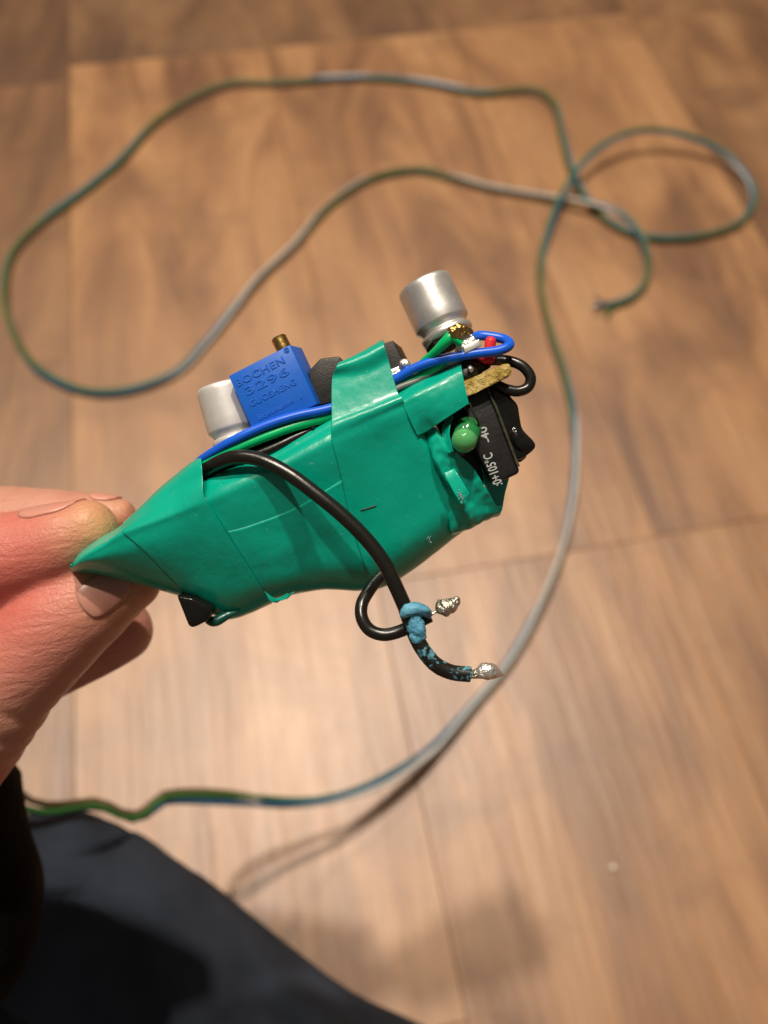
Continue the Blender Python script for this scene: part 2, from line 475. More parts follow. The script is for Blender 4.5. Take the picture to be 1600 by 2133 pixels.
# columns run from the pinched nose to the board end, rows from the board edge (top) over the ridge to the underside
def column(T, R, M1, M2, B, back=11):
    T, R, M1, M2, B = [np.array(x, float) for x in (T, R, M1, M2, B)]
    M2 = M2 + np.array([0, 0, .35]); B = B + np.array([0, 0, 1.4])
    Kt = T + np.array([0, 6, back]); Ra = R * .52 + T * .48 + np.array([0, 0, -.62]) ; Rb = R * .70 + M1 * .30 + np.array([0, 0, -.10]); R = R + np.array([0, 0, .12])
    Ba = B * .64 + M2 * .36 + np.array([0, 0, -.62])
    B = B + np.array([0, 0, 1.3]); K1 = B + np.array([-2, -12, 3.0]); K2 = B * .7 + T * .3 + np.array([0, 0, back * .8])
    return [tuple(x) for x in (Kt, T, Ra, R, Rb, M1, M2, Ba, B, K1, K2)]
COLS = [
    column((149, 1176, 111.5), (147, 1181, 110.6), (146, 1184, 110.6), (147, 1187, 111), (150, 1191, 112), 1.5),
    column((166, 1152, 111.5), (172, 1160, 108.6), (178, 1172, 108.9), (182, 1182, 110), (188, 1194, 112), 3),
    column((206, 1122, 111.2), (212, 1136, 107.3), (228, 1162, 107.8), (245, 1188, 109.6), (272, 1212, 112.5), 5),
    column((258, 1090, 111), (256, 1108, 106.4), (300, 1146, 107.0), (350, 1196, 109.2), (402, 1252, 113), 8),
    column((345, 1010, 110.5), (345, 1072, 105.7), (385, 1122, 106.7), (430, 1190, 109), (472, 1286, 113), 10),
    column((420, 957, 107.6), (426, 1036, 105.0), (470, 1108, 106.7), (520, 1185, 109), (563, 1254, 112.3)),
    column((455, 984, 108.6), (470, 1022, 105.2), (520, 1095, 107.0), (560, 1175, 109.2), (592, 1242, 112.3)),
    column((560, 945, 108.6), (568, 978, 105.2), (610, 1060, 107.2), (640, 1140, 109.2), (668, 1226, 112.3)),
    column((690, 868, 108.6), (690, 914, 105.2), (712, 1000, 107.0), (735, 1100, 109.0), (775, 1224, 112)),
    column((765, 842, 108.6), (768, 877, 105.3), (795, 950, 106.9), (830, 1070, 109.0), (848, 1190, 111.8)),
    column((830, 816, 108.6), (840, 845, 105.4), (865, 902, 106.8), (922, 996, 109.0), (962, 1104, 111.8)),
    column((850, 810, 108.8), (862, 838, 105.9), (890, 895, 109.0), (948, 1000, 110.4), (985, 1094, 112.4)),
]
NC = len(COLS)
COLS2 = [column((412, 1006, 109.4), (424, 1042, 105.8), (470, 1108, 107.0), (520, 1185, 109.2), (563, 1252, 112.5))] + COLS[6:]
def patch_cols(c0, c1, src=None):
    """columns resampled between float indices c0..c1"""
    A = np.array(src or COLS); NC = len(A)
    out = []
    full = np.array([cr(A[:, j], (NC - 1) * 20 + 1) for j in range(A.shape[1])])
    idx = np.linspace(c0 * 20, c1 * 20, max(3, int((c1 - c0) * 20)))
    for u in idx:
        i = int(min(u, full.shape[1] - 1.001)); t = u - i
        out.append([tuple(full[j, i] * (1 - t) + full[j, i + 1] * t) for j in range(A.shape[1])])
    return out
def tape_piece(name, net, off, nr=90, mat=M_TAPE, amp=.10, seed=0, par=BUN, thick=.16, nc=None, am2=.02, label=None, trim=None):
    G = grid(net, nc or max(8, len(net) * 2), nr)
    G = wobble(G, amp, .22, seed, am2)
    G = G + gnormals(G) * off
    if trim: G = trim(G)
    o = put(name, gmesh(G), mat, par, label=label)
    s = solid(o, thick, -1); s = o
    # make the outside face the eye
    me = o.data; 
    nz = sum((p.normal.dot(Vector(ROT @ np.array([0, 0, 1.0]))) for p in me.polygons))
    if nz < 0: me.flip_normals()
    return o
tape_piece('tape_wrap', patch_cols(0, 3.35), 0.0, seed=1.0, label='tape twisted to a point at the pinched nose')
tape_piece('tape_wrap', patch_cols(0, 6, COLS2), 0.02, seed=1.0, amp=.16)
tape_piece('tape_wrap', patch_cols(3.0, 5.0), 0.15, seed=1.0, thick=.09, label='tape turn next to the nose')
tape_piece('tape_wrap', [c[5:] for c in patch_cols(.05, 3.1, COLS2)], .03, seed=1.0, amp=.16, thick=.025, label='inner tape turn showing as a faint step')
# narrow inner turn whose edge shows beside the black wire
tape_piece('tape_wrap', [c[1:] for c in patch_cols(0.0, .13, COLS2)], .13, seed=1.0, mat=M_TAPE2)

# the strap: over the ridge, up in front of the wires, over the inductor
strap = []
A = patch_cols(3.0, 5.08, COLS2)
n = len(A)
top0 = cr([(712, 768, 120), (757, 744, 120), (803, 718, 120)], n); top1 = cr([(711, 757, 107.9), (752, 736, 107.7), (797, 712, 107.6)], n)
top1b = cr([(706, 758, 106.9), (752, 736, 106.8), (798, 711, 106.7)], n)
mid = cr([(692, 790, 106.35), (757, 782, 106.1), (811, 756, 106.1)], n); tt = cr([(691, 866, 105.6), (763, 842, 105.5), (828, 815, 105.5)], n)
for i, c in enumerate(A):
    rest = [np.array(x) for x in c]
    R_ = rest[3] + np.array([0, 0, -.12])
    strap.append([tuple(top0[i]), tuple(top1b[i]), tuple(mid[i]), tuple(tt[i]), tuple(rest[2] * [1, 1, 0] + [0, 0, 105.0]), tuple(R_)] + [tuple(x + np.array([0, 0, -.1])) for x in rest[4:]])
tape_piece('tape_strap', strap, .13, nr=120, amp=.09, seed=1, thick=.09)

# loose flap at the open end
flap = [
    [(822, 822, 110.5), (826, 817, 108), (834, 835, 105.6), (842, 850, 105.3), (856, 880, 105.7), (870, 908, 106.4)],
    [(868, 804, 110.5), (868, 796, 108), (872, 815, 105.4), (874, 836, 105.1), (880, 866, 105.5), (888, 900, 106.6)],
    [(918, 784, 110.5), (916, 775, 108), (918, 790, 105.5), (920, 812, 104.9), (922, 845, 104.9), (926, 874, 105.4)],
    [(960, 764, 110.5), (960, 755, 108), (962, 768, 105.2), (966, 790, 104.7), (971, 815, 104.6), (977, 841, 104.9)],
]
tape_piece('tape_flap', flap, .08, nr=60, nc=60, amp=.14, seed=2.2, thick=.14, am2=.05)
# crumpled folds beside the lamp
fold = [
    [(815, 850, 109), (845, 905, 110), (898, 990, 110.5), (930, 1050, 110.8), (940, 1112, 112.4), (950, 1095, 117)],
    [(868, 874, 108.6), (880, 922, 109.6), (912, 985, 109.2), (955, 1050, 109.8), (975, 1100, 112.2), (980, 1085, 117)],
    [(903, 889, 107.0), (895, 932, 107.0), (920, 985, 107.2), (962, 1048, 109), (990, 1095, 112), (993, 1075, 117)],
    [(906, 890, 106.6), (923, 935, 106.4), (946, 980, 107.6), (982, 1038, 109.6), (1015, 1083, 112), (1010, 1068, 117)],
    [(909, 891, 106.9), (950, 941, 107.0), (986, 975, 108.2), (1012, 1018, 109.3), (1043, 1069, 111.8), (1035, 1055, 117)],
]
tape_piece('tape_fold', fold, 0, nr=110, nc=110, amp=.42, seed=5, thick=.1, am2=.2)
tape_piece('tape_fold', [[(934, 868, 108), (921, 890, 107.2), (922, 915, 107), (934, 945, 106.5)],
                         [(944, 866, 107.5), (938, 885, 106.2), (936, 910, 106), (946, 940, 106)]], 0, nr=40, nc=12, amp=.05, seed=3, thick=.12, label='narrow curl of tape beside the green lamp')
tape_piece('tape_fold', [[(925, 985, 106.2), (933, 1003, 105.9), (948, 1030, 105.7), (961, 1049, 105.8)],
                         [(946, 975, 106.2), (954, 988, 105.6), (970, 1015, 105.4), (979, 1029, 105.6)]], 0, nr=30, nc=14, amp=.08, seed=8, thick=.14, label='short tail of tape with pale flakes')
tape_piece('tape_fold', [[(1000, 965, 111), (1010, 1010, 111), (1028, 1050, 111.5), (1043, 1068, 112)],
                         [(1050, 960, 111.5), (1062, 985, 112), (1052, 1030, 112), (1046, 1062, 112)]], 0, nr=30, nc=14, amp=.1, seed=9, thick=.14, mat=M_TAPE2)
# lifted lip of tape under the bundle
tape_piece('tape_fold', [[(552, 1232, 108.6), (563, 1252, 109), (577, 1256, 109.6)], [(575, 1246, 109.5), (590, 1250, 110), (603, 1238, 110.6)],
                         [(600, 1236, 110.6), (606, 1238, 111), (612, 1232, 111.2)]], 0, nr=20, nc=30, amp=.05, seed=6, thick=.12)

# pen-like cut marks in the tape: recessed dark slits
def on_surface(name, px, py, lift=0.0):
    """first tape surface met along a sight line, in mm"""
    best = None; o0 = Vector(W((0, 0, 0))); d = Vector(W(P(px, py, 1000))) - o0; d.normalize()
    for ob in BUN.children:
        if ob.name.startswith(name):
            ok, loc, nr_, ix = ob.ray_cast(o0 - BUN.location, d)
            if ok:
                dist = (loc - (o0 - BUN.location)).length
                if best is None or dist < best: best = dist
    if best is None: return 106.8
    zz = best * 1000 / np.linalg.norm(P(px, py, 1.0))
    return zz - lift
def slit(pts, w=.12):
    bpy.context.view_layer.update()
    pts = [(a, b, on_surface('tape_', a, b, .03)) for a, b in pts]
    return put('tape_slit', wire(pts, w, 30, 6), M_BLACKP, BUN)
slit([(751, 1063), (758, 1061), (765, 1059), (775, 1056), (784, 1053)], .16)
# pale flakes stuck on the tape
rf = random.Random(11)
def flakes(cx_, cy_, sx, sy, z, n, ang):
    V = []; Fc = []
    for _ in range(n):
        u, v = rf.gauss(0, 1) * sx, rf.gauss(0, 1) * sy
        x = cx_ + u * math.cos(ang) - v * math.sin(ang); y = cy_ + u * math.sin(ang) + v * math.cos(ang)
        s = rf.uniform(1.0, 3.2); a = rf.uniform(0, 3.1); b = len(V)
        for k in range(5):
            t = a + k * 1.257; rr = s * rf.uniform(.4, 1.2)
            V.append(P(x + math.cos(t) * rr * .6, y + math.sin(t) * rr, z + rf.uniform(-.1, .05)))
        V.append(P(x, y, z - .15)); 
        for k in range(5): Fc.append((b + k, b + (k + 1) % 5, b + 5))
    return V, Fc
tag(put('pale_flakes', flakes(960, 1033, 3, 8, on_surface('tape_', 960, 1033) - .12, 26, -.3), M_FLK, BUN, False), kind='stuff')
tag(put('pale_flakes', flakes(893, 1122, 2.5, 9, on_surface('tape_', 893, 1122) - .12, 24, -.4), M_FLK, BUN, False), kind='stuff')

# ---- circuit board under the upright parts
uvec = P(1000, 745, 107) - P(440, 955, 107); uvec /= np.linalg.norm(uvec)
vvec = np.cross([0, 0, 1.0], uvec)                      # upright direction of the parts
cvec = np.array([0, .10, -1.0]); cvec /= np.linalg.norm(cvec)
up = vvec
q = [P(432, 948, 107.4), P(1002, 728, 107.4), P(1005, 745, 107.4), P(437, 966, 107.4)]
hexa(q, cvec * 16, .1, 'circuit_board', M_PCB, BUN)
# parts sitting under the board, seen in the gap
hexa([P(500, 945, 108.2), P(625, 893, 108.2), P(632, 915, 108.2), P(508, 968, 108.2)], cvec * 12, .3, 'black_component_and_filler', M_BLACKP, BUN)
hexa([P(815, 812, 108.0), P(862, 792, 108.0), P(868, 812, 108.0), P(820, 834, 108.0)], cvec * 12, .2, 'black_component_and_filler', M_BLACKP, BUN)
put('solder_stub', wire([(648, 872, 107.2), (655, 884, 107.2), (652, 893, 107.2), (662, 905, 107.4)], .55, 20, 8), M_BLACKP, BUN)
# lower block filling the inside of the wrap
hexa([P(470, 1020, 112), P(880, 870, 112), P(890, 1050, 113), P(570, 1160, 113.5)], cvec * 8, .4, 'inner_block', M_BLACKP, BUN)

# ---- blue trimmer
tz = 106.9
TL, TR, BR, BL = P(476, 783, tz), P(604, 718, tz), P(661, 842, tz), P(530, 905, tz)
cb = np.array([.22, .12, -1.0]); cb /= np.linalg.norm(cb)
trim = root_part = hexa([TL, TR, BR, BL], cb * 4.9, .12, 'trimmer', M_TRIM, BUN, 2, label='blue square trimmer with raised maker lettering')
xd = TR - TL; xd /= np.linalg.norm(xd); yd = TL - BL; yd -= yd.dot(xd) * xd; yd /= np.linalg.norm(yd)
nz_ = np.cross(xd, yd)
def on_face(px, py): return P(px, py, tz) + nz_ * .005
for body, px, py, size, wd in (('BOCHEN', 495, 806, 1.3, 6.9), ('3296', 515, 824, 1.5, 6.2), ('GUOSHENG', 523, 848, 1.12, 6.6),
                               ('Bonsnumm  1', 541, 875, .95, 6.1), ('\u00ae', 594, 737, .9, .75)):
    text('raised_lettering', body, on_face(px, py), xd, yd, size, M_TRIM, trim, extrude=.045, spacing=1.12, bevel=.03, bold=.006, width=wd)
# brass screw
ax = yd * 1.0 + np.array([0, 0, -.05]); ax /= np.linalg.norm(ax)
sb = P(592, 727, tz + 2.3)
prof = [(-.5, .0), (-.5, 1.02)] + [(h, 1.02 + (.02 if i % 2 else -.02)) for i, h in enumerate(np.linspace(0, 1.55, 8))] + [(1.72, .92), (1.74, .5), (1.74, 0)]
scr = put('brass_screw', lathe(sb, ax, prof, 40), M_BRASS, trim); autosm(scr, 40)

# ---- capacitors
def can(base, axis, R, Hh, mat, label, seg=64):
    o = put('capacitor', lathe(base, axis, [(1.2, 0), (1.2, R * .80), (1.45, R * .84), (1.75, R * .9), (2.1, R * .985), (2.35, R)] +
            [(2.35 + (Hh - 3.2) * t, R) for t in (.25, .5, .75, 1)] + [(Hh - .5, R * .993), (Hh - .2, R * .965), (Hh - .03, R * .90), (Hh, R * .8), (Hh - .06, R * .5), (Hh - .06, 0)], seg), mat, BUN, label=label)
    put('can_foot', lathe(base, axis, [(-.1, 0), (-.1, R * .80), (.2, R * .93), (.9, R * .95), (1.15, R * .86), (1.25, R * .80), (1.25, 0)], seg), mat, o)
    put('plastic_base', lathe(base, axis, [(-.9, 0), (-.9, R * .9), (-.1, R * .9), (-.1, 0)], 8), M_BLACKP, o, smooth=False)
    return o
c1 = can(P(497, 925, 112.0), (-.27, .96, .0), 3.55, 8.2, M_ALU2, 'matt silver can capacitor beside the blue trimmer')
c2 = can(P(935, 706, 112.0), (-.405, .91, -.09), 3.8, 8.35, M_ALU, 'brushed silver can capacitor at the far end of the board')

# ---- inductors (chamfered black blocks)
hexa([P(641, 775, 108.6), P(667, 747, 108.6), P(706, 742, 108.6), P(722, 760, 108.6), P(745, 828, 108.6), P(660, 846, 108.6)], cvec * 7 + np.array([.3, 0, 0]), .22, 'inductor', M_GREYP, BUN)
hexa([P(768, 724, 109.2), P(818, 709, 109.2), P(842, 757, 109.2), P(846, 770, 109.2), P(795, 788, 109.2)], cvec * 7 + np.array([1.3, -.2, 0]), .12, 'inductor', M_GREYP, BUN)
hexa([P(806, 772, 107.9), P(843, 757, 107.9), P(852, 765, 107.9), P(854, 778, 107.9), P(812, 792, 107.9)], cvec * 2, .15, 'solder_pad', M_SILVER, BUN)
put('solder_pad', tube([[*P(834, 765, 107.7), .35], [*P(840, 760, 107.6), .7], [*P(847, 757, 107.7), .65], [*P(850, 755, 107.9), .2]], 14, 12), M_SILVER, BUN)

# ---- wires along the board
put('blue_wire', wire([(395, 985, 112.5), (410, 968, 110.5), (428, 953, 108.2), (480, 921, 106.4), (545, 890, 106.2), (610, 868, 106.3), (690, 850, 106.9), (760, 822, 107.5), (818, 793, 107.2),
                       (862, 768, 106.6), (912, 750, 106.0), (980, 738, 105.6), (1035, 731, 105.6), (1058, 722, 105.9), (1061, 714, 106.8), (1048, 706, 107.6), (1022, 701, 108), (1000, 699, 108.3), (990, 702, 109)], 1.26, 240), M_BLUEW, BUN)
put('green_wire', wire([(395, 998, 112.5), (410, 980, 110.5), (428, 967, 108.4), (480, 940, 106.9), (545, 913, 106.7), (610, 889, 106.9), (690, 866, 107.5), (760, 835, 107.8), (820, 808, 107.8), (870, 787, 107.5), (912, 764, 107.4), (940, 752, 108)], 1.28, 200), M_GREENW, BUN)
hexa([P(418, 965, 109.8), P(560, 925, 109.8), P(560, 965, 109.8), P(425, 1010, 109.8)], cvec * 6, .3, 'black_component_and_filler', M_BLACKP, BUN)  # black filler block added to darken the opening behind the wires
put('grey_wire', wire([(800, 826, 107.0), (830, 808, 107.0), (870, 792, 107.2), (915, 769, 107.4), (960, 752, 107.6)], .8, 60), M_GREYW, BUN)
put('black_wire', wire([(500, 960, 107.6), (560, 938, 107.5), (620, 910, 107.8), (680, 884, 108.2), (740, 862, 108.6)], 1.5, 60), M_BLACKW, BUN)
gw = put('green_wire', wire([(872, 772, 108.2), (884, 757, 107.4), (897, 743, 106.2), (915, 725, 105.0), (934, 706, 104.4), (944, 693, 104.6)], 1.28, 50, rfun=lambda t, a: 1 + .12 * math.sin(t * 9)), M_GREENW, BUN, label='short green wire soldered beside the far capacitor')
put('green_stub', wire([(930, 706, 104.4), (945, 706, 104.3), (960, 716, 104.6)], .9, 20), M_GREENW, gw)
put('flux_blob', tube([[*P(938, 705, 104.4), .4], [*P(944, 696, 104.2), .75], [*P(951, 688, 104.4), .7], [*P(966, 686, 104.8), .5], [*P(978, 692, 105), .25]], 40, 18,
     rfun=lambda t, a: 1 + .6 * noise.noise(Vector((t * 9, math.cos(a) * 2.5, math.sin(a) * 2.5)))), M_BRASS, gw)
# solder lug
hexa([P(962, 690, 105.3), P(985, 697, 105.3), P(1000, 716, 105.3), P(965, 735, 105.3), P(950, 732, 105.3)], cvec * 3, .2, 'solder_lug', M_SILVER, BUN)
hexa([P(965, 722, 104.9), P(998, 706, 104.9), P(1003, 720, 104.9), P(968, 737, 104.9)], cvec * 1.5, .1, 'solder_lug', M_ALU, BUN)

# red part
red = hexa([P(980, 738, 106.8), P(1026, 738, 106.8), P(1033, 745, 106.8), P(1030, 757, 106.8), P(1008, 757, 106.8)], cvec * 4, .35, 'red_connector', M_RED, BUN)
put('red_pin', tube(capsule_ctrl([[*P(1018, 745, 107), .68], [*P(1020, 728, 106.9), .68], [*P(1022, 712, 106.9), .72]]), 40, 20), M_RED, red)
put('black_component_and_filler', tube([[*P(966, 792, 108), 1.2], [*P(972, 776, 107.8), 1.5], [*P(990, 765, 108), 1.2], [*P(1000, 756, 108), .7]], 40, 20, rfun=lambda t, a: 1 + .2 * noise.noise(Vector((t * 4, math.cos(a), math.sin(a))))), M_BLACKP, BUN)
hexa([P(940, 770, 109), P(1020, 745, 109), P(1025, 765, 109), P(945, 800, 109)], cvec * 6, .4, 'black_component_and_filler', M_BLACKP, BUN)
put('solder_dot', tube([[*P(975, 772, 106.2), .15], [*P(980, 769, 106.1), .5], [*P(986, 768, 106.2), .15]], 12, 12), M_SILVER, BUN)

# snapped gold-brown board end
gb = [P(958, 797, 106.4), P(985, 786, 106.1), P(1020, 771, 106.1), (P(1048, 758, 106.1)), P(1062, 757, 106.2), P(1067, 773, 106.2), P(1062, 784, 106.2), P(1022, 804, 106.1), P(992, 818, 106.1), P(966, 830, 106.4)]
hexa(gb, cvec * 9, .25, 'board_end', M_GOLD, BUN, label='snapped gold brown board edge')

# black loop of wire at the end
put('black_loop_wire', wire([(1000, 752, 110), (1030, 750, 109.5), (1060, 752, 109), (1088, 763, 108.6), (1105, 785, 108.4), (1100, 806, 108.4), (1080, 815, 108.3), (1055, 811, 108.4), (1035, 803, 108.8), (1015, 800, 109.5)], 1.42, 120, 18), M_BLACKW, BUN)

# dark box with print
bz = 108.0
bx = [P(968, 822, bz), P(1014, 798, bz), P(1040, 862, bz), P(1085, 985, bz), P(1029, 1011, bz), P(975, 912, bz)]
rb = hexa(bx, cvec * 7, .55, 'black_film_capacitor', M_BLACKP, BUN, 4)
bxx = P(1023, 940, bz) - P(1046, 1006, bz); bxx /= np.linalg.norm(bxx)
byy = np.array([-bxx[1], bxx[0], 0])
o_t = P(1046, 1001, bz) + np.array([0, 0, .02])
text('printed_marking', ':0+105\u00b0C', P(1047, 1008, bz) + np.array([0, 0, .02]), bxx, byy, 1.72, M_PRINT, rb, extrude=.006, bold=.012, width=4.35)
text('printed_marking', '-40', P(1023, 919, bz) + np.array([0, 0, .02]), bxx, byy, 1.5, M_PRINT, rb, extrude=.006, bold=.012, width=2.1)
put('edge_highlight', wire([(1013, 800, 107.95), (1022, 825, 107.85), (1034, 850, 107.85), (1050, 893, 107.85), (1066, 935, 107.85), (1080, 972, 107.85)], .42, 60, 8), M_OLIVE, rb)  # highlight along the rounded box edge, laid on as a paler strip
# glossy shrink-wrapped lump behind it
bk = [P(1018, 806, 108.6), P(1036, 795, 108.6), P(1056, 803, 108.6), P(1064, 826, 108.6), P(1080, 842, 108.6), P(1084, 870, 108.6), P(1088, 893, 108.6), P(1101, 907, 108.6), P(1113, 918, 108.6), P(1119, 931, 108.6), P(1102, 947, 108.6), P(1082, 960, 108.6), P(1055, 950, 108.6)]
hexa(bk, cvec * 5, .5, 'shrink_wrapped_part', M_BLACKG, BUN, 4)
hexa([P(1075, 952, 110.5), P(1098, 942, 110.5), P(1099, 952, 110.5), P(1082, 966, 110.5)], cvec * 4, .4, 'black_component_and_filler', M_BLACKG, BUN, 3)
put('shrink_wrapped_part', tube([[*P(1062, 870, 110.2), .5], [*P(1068, 895, 109.6), 1.0], [*P(1078, 915, 109.3), 1.25], [*P(1090, 928, 109.3), 1.2], [*P(1102, 929, 109.5), .9], [*P(1110, 928, 109.8), .3]], 90, 24,
    rfun=lambda t, a: 1 + .12 * noise.noise(Vector((t * 9, math.cos(a) * 1.3, math.sin(a) * 1.3)))), M_BLACKG, BUN)
# dark interior seen past the flap
hexa([P(900, 860, 111.5), P(985, 838, 111.5), P(1030, 1010, 111.5), P(960, 1010, 111.5)], cvec * 5, .3, 'inner_block', M_BLACKP, BUN)
put('component_lead', wire([(978, 840, 105.4), (986, 858, 105.7), (994, 874, 106.3), (999, 886, 107.6)], .26, 30, 8), M_OLIVE, BUN)

# green LED
lz = 105.3
led_ax = P(968, 917, lz) - P(975, 897, lz + 3.0); led_ax /= np.linalg.norm(led_ax)
R_ = 1.62
cen = P(967.5, 917, lz)
prof = [(-.02, 0), (-.02, R_ * .985), (0, R_)] + [(R_ * math.sin(a), R_ * math.cos(a)) for a in np.linspace(.12, math.pi / 2, 14)]
led = put('green_led', lathe(cen, led_ax, prof, 40), M_LED, BUN, label='round green lamp tucked behind the tape folds')

put('led_body', lathe(cen, led_ax, [(-3.8, 0), (-3.8, R_ * 1.1), (-3.1, R_ * 1.1), (-3.0, R_), (-.06, R_), (-.04, 0)], 40), M_LEDB, led)
# ---- long black wires and solder
bwz = [(385, 1010, 113), (402, 994, 111), (424, 982, 108.4), (455, 964, 106.2), (492, 952, 105.0), (540, 957, 104.3), (600, 986, 103.6), (660, 1030, 103.0), (715, 1075, 102.7), (765, 1125, 102.5), (800, 1172, 102.4), (826, 1225, 102.5), (848, 1275, 102.8)]
w1 = put('black_wire', wire(bwz, 1.84, 200, 22), M_BLACKW, BUN, label='long black wire looping down across the tape')
put('flaked_end', wire([(846, 1270, 102.75), (858, 1305, 103), (876, 1345, 103.1), (905, 1382, 103.2), (940, 1400, 103.3), (980, 1405, 103.4)], 1.93, 100, 22,
    rfun=lambda t, a: 1 + .03 * noise.noise(Vector((t * 30, math.cos(a) * 3, math.sin(a) * 3)))), M_FLAKE, w1)
def blob(name, pts, par, amp=.3, seed=0, mat=M_SOLDER):
    return put(name, tube([[*P(*p[:3]), p[3]] for p in pts], 60, 30, rfun=lambda t, a: 1 + amp * noise.noise(Vector((t * 5 + seed, math.cos(a) * 1.6, math.sin(a) * 1.6))) + amp * .5 * noise.noise(Vector((t * 14 + seed, math.cos(a) * 4, math.sin(a) * 4)))), mat, par)
blob('bare_strands', [(978, 1405, 103.4, .5), (990, 1404, 103.4, .55), (998, 1403, 103.5, .6)], w1, .25, 4)
blob('solder_blob', [(991, 1404, 103.5, .3), (998, 1402, 103.4, .75), (1008, 1399, 103.3, 1.02), (1020, 1398, 103.3, 1.02), (1032, 1401, 103.4, .75), (1041, 1404, 103.5, .45), (1049, 1406, 103.6, .1)], w1, .16, 1, M_SILVER)
w2 = put('black_wire', wire([(800, 1195, 109.5), (783, 1212, 108.5), (768, 1232, 107.2), (754, 1258, 106), (754, 1287, 105.2), (770, 1312, 104.8), (798, 1322, 104.6), (830, 1316, 104.6), (862, 1301, 104.4), (882, 1290, 104.2), (896, 1283, 104.1)], 1.62, 160, 20), M_BLACKW, BUN, label='second black wire curling out below the tape')
put('bare_strands', wire([(890, 1285, 104.1), (903, 1277, 104), (915, 1271, 104), (922, 1268, 104)], .42, 20, 8), M_SILVER, w2)
blob('solder_blob', [(910, 1274, 104, .3), (916, 1270, 103.9, .8), (927, 1265, 103.8, 1.12), (938, 1261, 103.8, 1.05), (946, 1255, 103.9, .75), (952, 1249, 104, .55), (955, 1245, 104.2, .15)], w2, .3, 7)
# blue putty where the two wires are tied
pt = blob('blue_putty', [(838, 1286, 102.3, .3), (842, 1278, 102.0, .6), (853, 1270, 101.7, .72), (869, 1267, 101.6, .7), (883, 1271, 102, .66), (891, 1279, 102.6, .5), (895, 1285, 103.2, .25)], BUN, .22, 3, M_PUTTY)
G = grid([[(850, 1300, 102.2), (851, 1312, 102.3), (855, 1325, 102.4), (861, 1334, 102.6)], [(860, 1278, 101.9), (863, 1300, 101.85), (867, 1320, 102), (869, 1338, 102.3)],
          [(868, 1278, 101.9), (872, 1300, 101.85), (876, 1318, 102), (876, 1334, 102.4)], [(876, 1280, 102.2), (880, 1300, 102.4), (884, 1315, 102.6), (884, 1326, 102.9)]], 24, 30)
o = put('blue_putty', gmesh(wobble(G, .22, 1.1, 3, .1)), M_PUTTY, BUN); solid(o, .3, -1)

# black clip below the nose
hexa([P(366, 1240, 110.2), P(400, 1247, 110.0), P(442, 1268, 110.2), P(436, 1292, 110.6), P(405, 1308, 110.8), P(393, 1308, 110.8), P(386, 1290, 110.6)], cvec * 5, .5, 'black_plastic_corner', M_BLACKG, BUN, 3)
put('tape_roll', tube([[*P(425, 1282, 113.2), .3], [*P(438, 1293, 113), .65], [*P(452, 1293, 113), .7], [*P(475, 1281, 113.2), .55], [*P(500, 1273, 113.5), .2]], 40, 16), M_TAPED, BUN)

# ------------------------------------------------------------------ cord on the floor
CORD = [  # px, py, height over floor (mm), turn (deg: 0 green, 90 blue, 180 white, 270 brown up)
    (-180, 1480, 235, -80), (-80, 1550, 225, -80), (0, 1622, 215, -85), (32, 1657, 205, -80), (75, 1682, 195, -75), (130, 1684, 185, -70), (205, 1674, 170, -70), (245, 1692, 162, -85), (280, 1703, 155, -85), (312, 1688, 148, -60), (342, 1662, 138, -60), (450, 1660, 108, -10),  # brown turned up near the hand, darkening the cord in place of shade
    (600, 1672, 66, 90), (700, 1662, 48, 110), (800, 1625, 30, 150), (900, 1560, 14, 180), (985, 1470, 5, 180), (1060, 1380, 3, 180), (1125, 1265, 3, 180), (1170, 1155, 3, 180),
    (1192, 1050, 3, 160), (1200, 950, 3, 150), (1194, 860, 3, 95), (1176, 780, 3, 50), (1150, 700, 3, 10), (1129, 620, 3, 0), (1126, 545, 4, 0), (1142, 480, 8, 0), (1166, 415, 11, 0),
    (1205, 352, 13, 0), (1255, 303, 15, 0), (1325, 273, 16, 0), (1405, 276, 14, 20), (1490, 308, 9, 60), (1550, 360, 5, 130), (1571, 412, 3, 60), (1545, 460, 3, 0), (1480, 487, 3, 0), (1400, 497, 3, 0),
    (1320, 487, 3, 0), (1260, 455, 3, 20), (1222, 412, 4, 60), (1196, 360, 6, 90), (1172, 285, 3, 70), (1157, 222, 3, 30), (1122, 190, 3, 0), (1075, 188, 3, 10), (1000, 193, 3, 60), (900, 173, 3, 120),
    (800, 162, 3, 60), (690, 161, 3, 160), (640, 168, 3, 40), (570, 173, 3, 0), (480, 174, 3, 0), (400, 205, 3, 0), (320, 258, 3, 0), (250, 335, 3, 30), (170, 400, 3, 30), (80, 467, 3, 0),
    (25, 528, 3, 0), (9, 600, 3, 0), (21, 670, 3, 0), (62, 750, 3, 0), (125, 795, 3, 30), (200, 816, 3, 0), (290, 806, 3, 0), (370, 772, 3, 30), (430, 710, 3, 70), (490, 640, 3, 130),
    (540, 578, 3, 190), (615, 508, 3, 250), (680, 432, 3, 290), (765, 374, 3, 290), (865, 353, 3, 300), (940, 368, 3, 230), (1020, 390, 3, 170), (1120, 407, 3, 150), (1220, 423, 7, 180),
    (1290, 443, 8, 60), (1333, 485, 6, 0), (1351, 540, 3, 0), (1344, 590, 3, 30), (1310, 623, 3, 60), (1268, 635, 3, 60)]
pts = np.array([[*PF(a, b, 3 + (h - 3) * .62 if i < 18 else h), t] for i, (a, b, h, t) in enumerate(CORD)])
NCD = 900
cc = arc([list(p_) for p_ in pts], NCD)
CRD = root('four_core_cord', PF(700, 163, 0), 'thin twisted cord of green, blue, white and brown strands looping over the floor', 'cord')
T = np.gradient(cc[:, :3], axis=0); T /= np.linalg.norm(T, axis=1)[:, None]
